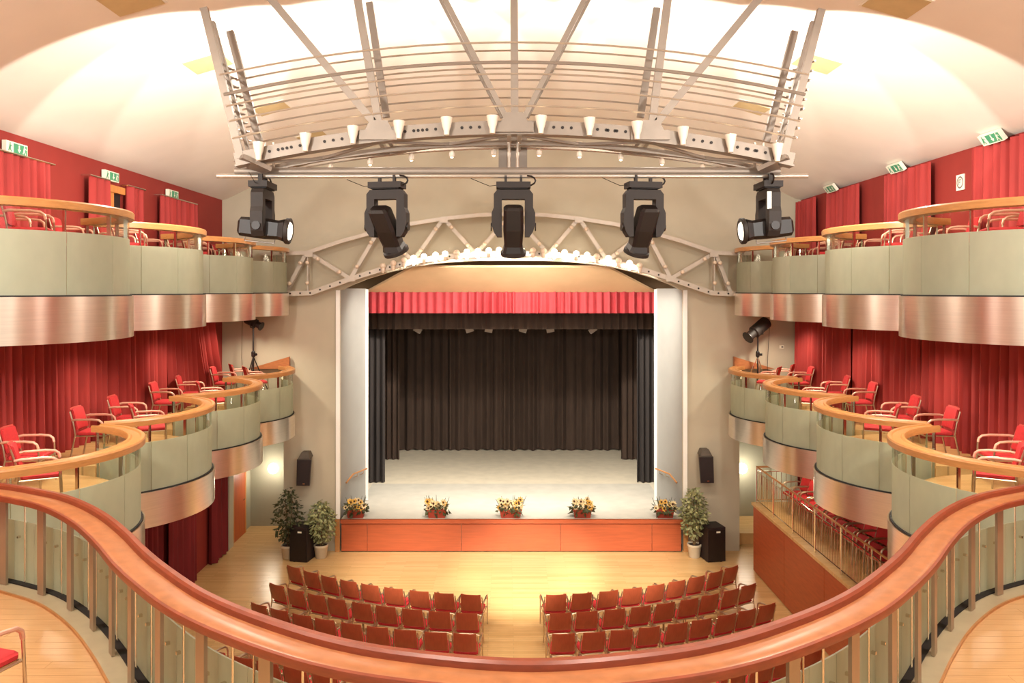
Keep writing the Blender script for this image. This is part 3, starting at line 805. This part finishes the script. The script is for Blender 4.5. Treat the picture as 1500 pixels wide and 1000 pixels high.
# ---------------------------------------------------------------- chairs
def make_chair(name, label, mshell, mtube, marm):
    t = thing(name, label, 'chair')
    def cush(x0, x1, y0, y1, z0, z1, r=.03):
        q = [(x0 + r, y0), (x1 - r, y0), (x1, y0 + r), (x1, y1 - r), (x1 - r, y1), (x0 + r, y1), (x0, y1 - r), (x0, y0 + r)]
        cx, cy = (x0 + x1) / 2, (y0 + y1) / 2
        sc = lambda f_: [((x - cx) * f_ + cx, (y - cy) * f_ + cy) for x, y in q]
        return MB().rings([[Vector((*p, z)) for p in sc(f_)] for f_, z in ((.94, z0), (1, z0 + .012), (1, z1 - .02), (.92, z1))])
    part('seat', cush(-.23, .23, -.21, .24, .40, .46), M_SEAT, t)
    def back(dy, th, x, z0, z1):
        def f_(u, v):
            xx = -x + 2 * x * u; z = z0 + (z1 - z0) * v
            return Vector((xx * (1 - .05 * v * v), -.22 - .10 * (z - .45) / .4 - .03 * (1 - (xx / x) ** 2) + dy, z))
        rings = []
        for i in range(7):
            u = i / 6
            a_ = [f_(u, v) for v in (0, .06, .5, .94, 1)]
            rings.append([p + Vector((0, th if k not in (0, 4) else th * .7, 0)) for k, p in enumerate(a_)] + [p + Vector((0, 0 if k not in (0, 4) else th * .3, 0)) for k, p in reversed(list(enumerate(a_)))])
        return MB().rings(rings)
    bk = part('backrest', back(-.012, .016, .22, .475, .85), mshell, t)
    part('back_cushion', back(.006, .03, .20, .495, .83), M_SEAT, bk)
    part('seat_shell', cush(-.22, .22, -.20, .23, .385, .402), M_UNDER, t)
    for s in (-1, 1):
        part('leg', MB().tube([(s * .265, .25, 0), (s * .265, .22, .56)], .013), mtube, t)
        part('leg', MB().tube([(s * .25, -.30, 0), (s * .25, -.22, .42), (s * .245, -.25, .60), (s * .235, -.31, .80)], .013), mtube, t)
        part('armrest', MB().tube([(s * .265, .22, .56), (s * .268, .205, .62), (s * .27, .16, .655), (s * .27, .05, .67), (s * .268, -.20, .67), (s * .25, -.27, .655)], .019, 8), marm, t)
        part('seat_rail', MB().tube([(s * .25, .23, .395), (s * .25, -.23, .395)], .011), mtube, t)
    part('crossbar', MB().tube([(-.26, .235, .385), (.26, .235, .385)], .010), mtube, t)
    part('crossbar', MB().tube([(-.25, -.23, .37), (-.12, -.23, .395), (.12, -.23, .395), (.25, -.23, .37)], .010), mtube, t)
    return t
hall0 = make_chair('hall_chair', 'x', M_SHELL, M_TUBE, M_TUBE)
box0 = make_chair('box_chair', 'x', M_PINK, M_TUBE, M_ARM)
used = {}
def place(proto, x, y, z, rz, label, group):
    if proto.name not in used:
        used[proto.name] = 1
        proto.location = (x, y, z); proto.rotation_euler = (0, 0, rz)
        proto['label'] = label; proto['group'] = group
        return proto
    return dup(proto, (x, y, z), rz, label, group)
rc = random.Random(4)
CYC = 24.4
for row in range(6):
    R = 8.02 + .93 * row
    for s in (-1, 1):
        for k in range(9):
            arcl = .86 + .545 * k + rc.uniform(-.02, .02) + .02 * row
            th = arcl / R * (1.0 if k else 1)
            x, y = s * R * math.sin(th), CYC - R * math.cos(th)
            rz = s * (th * .95) + rc.uniform(-.04, .04)
            place(hall0, x, y + .3, 0, rz, f'brown-backed armchair, {ORD[k]} from aisle, {ORD[row]} row from stage, {side(s)}', 'armchairs in the curved hall rows')
# platform chairs along the wall
for i in range(10):
    place(hall0, 6.99, 19.35 - .5 * i, 1.75, PI / 2 + .12, f'red armchair against the wall on the raised platform, {ORD[i]} from the stage end', 'chairs on the platform')
# box chairs
ZBF = ZL + .45
BC = [[(7.0, 11.3, .15), (6.2, 10.2, .5), (6.35, 9.2, .2)], [(7.05, 13.2, .1), (7.15, 14.6, .15), (6.3, 13.6, .45)], [(7.35, 16.7, .1), (7.35, 18.0, .2), (6.45, 16.9, .4)], [(7.35, 20.1, .1), (7.2, 21.0, .5), (6.6, 20.3, .5)]]
cn = ['beside the curtain', 'beside curtain, nearer the stage', 'close to the curved rail']
cn0 = ['beside the curtain', 'close to the curved rail', 'at the end away from stage']
for s in (-1, 1):
    for i in range(4):
        for j, (x, y, a) in enumerate(BC[i]):
            place(box0, s * x, y, ZBF, s * (PI / 2 - a), f'armchair in lower box {bn[i]}, {(cn if i else cn0)[j]}, {side(s)}', 'armchairs in the lower boxes')
        for j, (x, y, a) in enumerate([(7.35, -.75, .2), (6.75, .0, .35), (7.35, .75, .2)]):
            place(box0, s * (x + CXL[i] - 7.2), CY[i] + y - (.15 if i == 3 else 0), ZU + .45, s * (PI / 2 - a), f'armchair in upper box {bn[i]}, {["away from stage", "close to the rail", "towards stage"][j]}, {side(s)}', 'armchairs in the upper boxes')
place(box0, -3.99, 5.6, 4.1, -.3, 'red armchair on the rear balcony floor behind the large railing', 'rear balcony chair')

# ---------------------------------------------------------------- rear balcony
ZB = 4.1; ZRB = 5.13
RP = [(0, 4.43), (.61, 4.52), (1.14, 4.70), (1.71, 5.04), (2.2, 5.42), (2.65, 5.88), (3.0, 6.28), (3.38, 6.76), (3.82, 7.27), (4.24, 7.68), (4.63, 7.99), (5.0, 8.2), (5.5, 8.43), (6.0, 8.56), (6.62, 8.66)]
ctrl = [(-x, y) for x, y in RP[:0:-1]] + RP
def catmull(pts, m_):
    out = []
    for i in range(len(pts) - 1):
        p0, p1, p2, p3 = (Vector(pts[max(0, min(len(pts) - 1, k))]) for k in (i - 1, i, i + 1, i + 2))
        for j in range(m_):
            t = j / m_
            out.append(.5 * ((2 * p1) + (-p0 + p2) * t + (2 * p0 - 5 * p1 + 4 * p2 - p3) * t * t + (-p0 + 3 * p1 - 3 * p2 + p3) * t ** 3))
    out.append(Vector(pts[-1])); return out
path = catmull(ctrl, 6)
# travel runs across the hall, hall side is on the left: inner side = negative u
bal = thing('balustrade', 'long curved balustrade with grooved wooden handrail around the rear balcony', 'balustrade', (0, 4.3, ZB))
hr = part('handrail', MB().sweep(path, [(-.02, ZRB - .11), (-.02, ZRB - .05), (-.105, ZRB - .052), (-.11, ZRB - .042), (-.15, ZRB - .042), (-.155, ZRB - .034), (-.24, ZRB - .034), (-.262, ZRB - .05), (-.262, ZRB - .085), (-.24, ZRB - .11)]), M_RAIL, bal)
part('outer_lip', MB().sweep(path, [(-.02, ZRB - .10), (.004, ZRB - .09), (.006, ZRB - .012), (-.008, ZRB), (-.045, ZRB), (-.062, ZRB - .015), (-.068, ZRB - .051)]), M_DKRAIL, hr)
part('inner_lip', MB().sweep(path, [(-.258, ZRB - .10), (-.258, ZRB - .042), (-.276, ZRB - .048), (-.282, ZRB - .075), (-.276, ZRB - .10)]), M_DKRAIL, hr)
cum = [0]
for a, b in zip(path[:-1], path[1:]): cum.append(cum[-1] + (b - a).length)
TOT = cum[-1]
def at(sv, u=0):
    sv = max(0, min(TOT, sv))
    for i in range(len(path) - 1):
        if cum[i + 1] >= sv: break
    f_ = (sv - cum[i]) / (cum[i + 1] - cum[i]); p = path[i].lerp(path[i + 1], f_)
    t = (path[min(i + 2, len(path) - 1)] - path[max(i - 1, 0)]).normalized()
    return p + Vector((-t.y, t.x)) * u, t
NB = int(round(TOT / .66)); ST = TOT / NB
me_post = MB().box((0, 0, .46), (.105, .026, .92)).mesh('post', M_POST)
me_rod = MB().tube([(0, 0, -.02), (0, 0, .90)], .008, 6).mesh('glass_rod', M_CHROME)
me_clip = MB().box((0, 0, 0), (.022, .03, .022)).mesh('glass_clip', M_CHROME)
def child(nm, me, p, z, t):
    o_ = link(nm, me, bal); o_.location = Vector((p.x, p.y, z)) - bal.location; o_.rotation_euler = (0, 0, math.atan2(t.y, t.x)); return o_
for i in range(NB + 1):
    p, t = at(i * ST, -.15); child('post', me_post, p, ZB + .02, t)
    if i < NB:
        for f_ in (1 / 3, 2 / 3):
            p, t = at((i + f_) * ST, -.06); child('glass_rod', me_rod, p, ZB + .06, t)
        for f_ in (.16, .84):
            p, t = at((i + f_) * ST, -.055); child('glass_clip', me_clip, p, ZB + .5, t)
        for h in range(2):
            q = [at((i + h / 2 + .004 + (.492) * k / 4) * ST) for k in range(5)]
            pp = [(x.x, x.y) for x, _ in q]
            m_ = MB()
            rings = [[Vector((*(at((i + h / 2 + .004 + .492 * k / 4) * ST, u)[0]), z)) for u, z in ((-.03, 3.95), (-.018, 3.95), (-.018, 4.76), (-.03, 4.76))] for k in range(5)]
            part('frosted_panel', m_.rings(rings), M_FROST, bal)
def sub(u0, u1, z0, z1): return [(u0, z0), (u1, z0), (u1, z1), (u0, z1)]
part('shadow_joint', MB().sweep(path, sub(-.10, -.035, ZB + .005, ZB + .03)), M_BLACKLINE, bal)
part('steel_apron', MB().sweep(path, sub(0, .015, 3.38, 3.95)), M_STEEL, bal)
part('floor_ledge', MB().sweep(path, sub(-.27, -.10, ZB - .02, ZB + .016)), M_LEDGE, bal)
part('ledge_edge', MB().sweep(path, sub(-.288, -.27, ZB - .02, ZB + .022)), M_BOXRAIL, bal)
fl = struct('floor_balcony', MB().prism([tuple(at(TOT * k / 80, -.09)[0]) for k in range(81)] + [(7.99, 8.6), (7.99, -1), (-7.99, -1), (-7.99, 8.6)], 3.5, ZB - .02), M_BOXFLOOR, None, False)
me_pl = MB().box((0, 0, 0), (1, 1, 1)).mesh('plank', M_BFLOOR, smooth=False)
rp = random.Random(11)
edge = [at(TOT * k / 200, -.16)[0] for k in range(201)]
PW = .12
for s in (-1, 1):
    for j in range(34):
        y = 4.4 + PW * j
        xs = [abs(p.x) for p in edge if p.x * s > 0 and p.y - y > -.02 and p.y - y < .16] or [1.2]
        x0 = (min(xs) if y > 4.7 else 1.2) + .02
        xe = 7.9
        x = x0
        first = True
        while x < xe - .1:
            ln = min(rp.uniform(.5, 1.5) if first else rp.uniform(1.1, 1.7), xe - x); first = False
            o_ = link('plank', me_pl, fl)
            o_.location = (s * (x + ln / 2), y + PW / 2, ZB - .012 + rp.uniform(-.0006, .0006)); o_.scale = (ln - .003, PW - .003, .022)
            x += ln

# ---------------------------------------------------------------- raised platform on one side
pf = thing('raised_platform', 'high wooden side platform clad in orange panels', 'platform', (7.1, 16, 0))
part('core', MB().box((7.1, 15.65, .84), (1.74, 9.06, 1.68)), M_STAGEWOOD, pf, False)
for i in range(4):
    part('side_panel', MB().box((6.215, 12.3 + 2.25 * i, .85), (.03, 2.235, 1.64)), M_STAGEWOOD, pf, False)
part('end_panel', MB().box((7.1, 20.19, .85), (1.7, .03, 1.64)), M_STAGEWOOD, pf, False)
part('deck', MB().box((7.08, 15.65, 1.715), (1.82, 9.16, .07)), M_BOXFLOOR, pf, False)
rl = thing('platform_railing', 'slender metal baluster railing along the raised platform edge', 'railing', (6.26, 16, 1.75))
zt = 2.68
part('top_rail', MB().tube([(7.5, 20.12, zt), (6.27, 20.12, zt), (6.27, 11.2, zt)], .022, 8), M_BOXRAIL, rl)
part('middle_rail', MB().tube([(7.5, 20.12, zt - .12), (6.27, 20.12, zt - .12), (6.27, 11.2, zt - .12)], .012), M_CHROME, rl)
part('bottom_rail', MB().tube([(7.5, 20.12, 1.84), (6.27, 20.12, 1.84), (6.27, 11.2, 1.84)], .012), M_CHROME, rl)
me_b = MB().tube([(0, 0, 1.84), (0, 0, zt - .12)], .007, 5).mesh('baluster', M_CHROME)
me_p = MB().tube([(0, 0, 1.75), (0, 0, zt)], .02, 8).mesh('post', M_CHROME)
for i in range(74):
    o_ = link('baluster', me_b, rl); o_.location = Vector((6.27, 20.0 - .12 * i, 0)) - rl.location
for i in range(9):
    o_ = link('baluster', me_b, rl); o_.location = Vector((6.4 + .125 * i, 20.12, 0)) - rl.location
for x, y in [(6.27, 20.12), (7.5, 20.12)] + [(6.27, 20.12 - 1.27 * i) for i in range(1, 8)]:
    o_ = link('post', me_p, rl); o_.location = Vector((x, y, 0)) - rl.location

# ---------------------------------------------------------------- speakers
for s in (-1, 1):
    p = P(447 if s < 0 else 1033, 690 if s < 0 else 686, 21.45)
    t = thing('wall_speaker', 'black loudspeaker with grey top hung on stage wall ' + side(s), 'loudspeaker', (p.x, YF - .02, p.z))
    m_ = MB(); tl = .08 * -s
    def sp(x, y, z): return Vector((p.x + x + tl * z * .6, 21.45 + y, p.z + z))
    q = [(-.2, -.16), (.2, -.16), (.13, .16), (-.13, .16)]
    m_.rings([[sp(x * (.92 if z < 0 else 1), y, z) for x, y in q] for z in (-.36, .36)])
    b_ = part('case', m_, M_SPKCASE, t, False)
    part('grille', MB().add([sp(x * (.86 if z < 0 else .94), -.165 - d, z * .96) for d in (0, .012) for x, z in ((-.2, -.36), (.2, -.36), (.2, .36), (-.2, .36))], [(0, 1, 2, 3), (7, 6, 5, 4), (0, 4, 5, 1), (1, 5, 6, 2), (2, 6, 7, 3), (3, 7, 4, 0)]), M_SPK, t, False)
    part('badge', MB().box(sp(.02, -.182, -.3), (.06, .008, .03)), M_CHROME, t)
    part('bracket', MB().rings([[Vector((p.x + x, y, z)) for x, y in ((-.16 * k, 21.3 + .3 * (1 - k)), (.16 * k, 21.3 + .3 * (1 - k)), (.16 * k, 21.69), (-.16 * k, 21.69))] for k, z in ((1, p.z + .37), (.6, p.z + .52))]), M_SPKCASE, t)
    X = P(444 if s < 0 else 1043, 0, 21.05).x
    t = thing('floor_subwoofer', 'tall black bass speaker cabinet on floor beside potted ficus ' + side(s), 'loudspeaker', (X, 21.05, 0))
    part('cabinet', MB().box((X, 21.05, .47), (.5, .55, .9), rz=.2 * s), M_SPK, t, False)
    part('grille', MB().box(Vector((X, 21.05, .45)) + Matrix.Rotation(.2 * s, 3, 'Z') @ Vector((0, -.28, 0)), (.46, .012, .82), rz=.2 * s), M_FIXDK, t, False)
    part('badge', MB().box(Vector((X, 21.05, .80)) + Matrix.Rotation(.2 * s, 3, 'Z') @ Vector((.04, -.29, 0)), (.11, .008, .04), rz=.2 * s), M_SIGNW, t, False)
    for dx in (-.18, .18):
        for dy in (-.2, .2):
            part('foot', MB().lathe((X + dx, 21.05 + dy, 0), [(.03, 0), (.03, .03)], 8), M_FIXDK, t)

# ---------------------------------------------------------------- plants
def leafcloud(m_, c, rx, rz, n_, size, rnd, taper=0):
    for _ in range(n_):
        while True:
            a, b, d = rnd.uniform(-1, 1), rnd.uniform(-1, 1), rnd.uniform(-1, 1)
            r2 = a * a + b * b + d * d
            if .12 < r2 < 1: break
        k = 1 - taper * max(0, d)
        p = Vector(c) + Vector((a * rx * k, b * rx * k, d * rz))
        dr = Vector((a + rnd.uniform(-.6, .6), b + rnd.uniform(-.6, .6), -.5 + rnd.uniform(-.5, .7))).normalized()
        sd = dr.cross(Vector((rnd.uniform(-1, 1), rnd.uniform(-1, 1), 1))).normalized()
        l, w_ = size * rnd.uniform(.7, 1.3), size * .36
        up = dr.cross(sd) * .15 * l
        m_.add([p, p + dr * l * .5 + sd * w_ + up, p + dr * l, p + dr * l * .5 - sd * w_ + up], [(0, 1, 2, 3)])
def ficus(x, y, h, rx, label, n_, mleaf, seed, zc=None):
    rnd = random.Random(seed)
    t = thing('potted_ficus', label, 'potted plant', (x, y, 0))
    part('pot', MB().lathe((x, y, 0), [(.13, 0), (.15, .02), (.185, .30), (.195, .31), (.195, .36), (.17, .36), (.165, .32), (0, .32)], 16), M_POT, t)
    part('soil', MB().lathe((x, y, .33), [(.165, 0), (0, .01)], 14), M_SOIL, t)
    for k in range(3):
        a = k * 2.1
        part('stem', MB().tube([(x + .03 * math.cos(a), y + .03 * math.sin(a), .3), (x + .05 * math.cos(a + 1), y + .05 * math.sin(a + 1), .8), (x + .12 * math.cos(a), y + .12 * math.sin(a), h * .8)], [.016, .013, .006]), M_TRUNK, t)
    m_ = MB(); zc = zc or h * .64
    leafcloud(m_, (x, y, zc), rx, h - zc, n_, .12, rnd, .35)
    f_ = part('foliage', m_, mleaf, t, False); f_['kind'] = 'stuff'
ficus(P(425, 0, 21.3).x, 21.12, 1.9, .40, 'tall sparse dark ficus in pot beside the passage', 420, M_LEAFDK, 1, 1.15)
ficus(P(471, 0, 21.2).x, 21.15, 1.55, .38, 'bushy pale leaved ficus in cream pot between subwoofer and stage', 620, M_LEAF, 2, .98)
ficus(P(1017, 0, 21.2).x, 21.2, 1.9, .36, 'slim pale leaved ficus in cream pot on platform side of stage', 640, M_LEAF, 3, 1.22)

def flower_box(px, w_, seed, label, k):
    rnd = random.Random(seed); p = P(px, 0, 21.75); x, y, z = p.x, 21.78, .908
    t = thing('flower_planter', label, 'flower box', (x, y, z), 'flower boxes along the stage edge')
    pl = part('planter', MB().rings([[Vector((x + a * sx_, y + b * sy_, z + h)) for a, b in ((-1, -1), (1, -1), (1, 1), (-1, 1))] for sx_, sy_, h in ((w_ * .86, .10, 0), (w_, .12, .2), (w_ * 1.04, .13, .2), (w_ * 1.04, .13, .23), (w_ * .9, .1, .23))]), M_TERRA, t, False)
    m_ = MB(); leafcloud(m_, (x, y, z + .27), w_ * 1.3, .17, 80, .14, rnd)
    for _ in range(9):
        a = rnd.uniform(-1, 1)
        m_.tube([(x + a * w_, y, z + .25), (x + a * w_ * 1.5, y + rnd.uniform(-.1, .1), z + .5 + rnd.uniform(0, .12))], [.012, .004], 4)
    f_ = part('leaves', m_, M_LEAFDK, t, False); f_['kind'] = 'stuff'
    for i in range(k):
        c = Vector((x + rnd.uniform(-1, 1) * w_ * 1.1, y - rnd.uniform(.0, .14), z + rnd.uniform(.26, .50)))
        ax = Vector((rnd.uniform(-.5, .5), -1, rnd.uniform(.1, .8))).normalized()
        q = Vector((0, 0, 1)).rotation_difference(ax); m_ = MB(); r = rnd.uniform(.07, .105)
        for j in range(9):
            a = 2 * PI * j / 9
            m_.add([c, c + q @ Vector((r * .7 * math.cos(a - .28), r * .7 * math.sin(a - .28), .01)), c + q @ Vector((r * math.cos(a), r * math.sin(a), .02)), c + q @ Vector((r * .7 * math.cos(a + .28), r * .7 * math.sin(a + .28), .01))], [(0, 1, 2, 3)])
        fl_ = part('flower', m_, M_YELLOW if i % 3 == 0 else M_PETAL, t, False)
        part('flower_centre', MB().lathe(c, [(r * .36, 0), (r * .3, .02), (0, .025)], 8, ax), M_CORE, fl_)
fn_ = ['at stage corner opposite platform', 'between the middle and the corner opposite platform', 'at the middle of the stage edge, fullest of all', 'between the middle and the platform side corner', 'at stage corner on the platform side']
for i, (x, w_) in enumerate(((521, .24), (640, .26), (748, .30), (853, .25), (974, .24))):
    flower_box(x, w_, 80 + i, 'planter with cream and yellow flowers ' + fn_[i], 17 if i != 2 else 24)

# ---------------------------------------------------------------- tripod spotlights on the boxes by the stage
def tripod_spot(p, ax, L_, r, label, tri):
    """p = lamp pivot (world)"""
    p = Vector(p); zf = ZBF
    t = thing('tripod_spotlight', label, 'spotlight', (p.x, p.y, zf))
    part('pole', MB().tube([(p.x, p.y, zf + .35), (p.x, p.y, p.z - .12)], .022, 8), M_FIXDK, t)
    part('collar', MB().lathe((p.x, p.y, zf + 1.0), [(.03, 0), (.055, .03), (.055, .14), (.03, .17)], 10), M_FIXDK, t)
    part('knob', MB().lathe((p.x + .05, p.y - .03, zf + 1.08), [(.035, 0), (.035, .06)], 8, (1, -.5, 0)), M_FIXDK, t)
    for k in range(3):
        a = .5 + k * 2 * PI / 3
        part('leg', MB().tube([(p.x, p.y, zf + 1.02), (p.x + .42 * math.cos(a), p.y + .42 * math.sin(a), zf)], .015), tri, t)
    ax = Vector(ax).normalized(); sd = ax.cross(Vector((0, 0, 1))).normalized()
    part('yoke', MB().tube([p + sd * (r + .03), p + sd * (r + .03) - Vector((0, 0, .12)), p - Vector((0, 0, .16)), p - sd * (r + .03) - Vector((0, 0, .12)), p - sd * (r + .03)], .012), M_FIXDK, t)
    hd = part('housing', MB().lathe(p - ax * L_ * .5, [(r * .8, 0), (r, .03), (r, L_ * .7), (r * .72, L_ * .74), (r * .72, L_), (r * .62, L_)], 12, ax), M_FIX, t)
    part('lens', MB().lathe(p + ax * L_ * .47, [(r * .64, 0), (0, .01)], 12, ax), M_BULBOFF, hd)
    part('colour_frame', MB().lathe(p + ax * L_ * .52, [(r * .8, 0), (r * 1.02, 0), (r * 1.02, .02), (r * .8, .02)], 12, ax), M_FIXDK, hd)
    part('back_cap', MB().lathe(p - ax * L_ * .5, [(r * .5, -.05), (r * .8, 0)], 12, ax), M_POST, hd)
    part('cable', MB().tube([p - ax * L_ * .5, p - ax * (L_ * .5 + .12) - Vector((0, 0, .1)), Vector((p.x - ax.x * .35, p.y, zf + 1.0)), Vector((p.x - ax.x * .3, p.y, zf + .1))], .007, 5), M_FIXDK, t)
a = P(371, 472, 21.1)
tripod_spot((a.x, 21.1, a.z), (.85, -.2, -.38), .48, .12, 'small black spotlight on dark tripod in the lower box beside swept curtain', M_FIXDK)
a = P(1110, 482, 21.1)
tripod_spot((a.x, 21.1, a.z), (-.78, -.35, -.55), .75, .17, 'large grey spotlight on silver tripod in the lower box on platform side', M_CHROME)
sw = thing('wall_switch', 'small white wall switch beside the red curtain near tripod spotlight', 'switch', tuple(P(1145, 508, 21.68)))
part('plate', MB().box(P(1145, 508, 21.69), (.12, .02, .09)), M_SIGNW, sw, False)
part('rocker', MB().box(P(1146, 508, 21.675), (.05, .014, .03)), M_FIX, sw, False)
print('objects', len(bpy.data.objects))
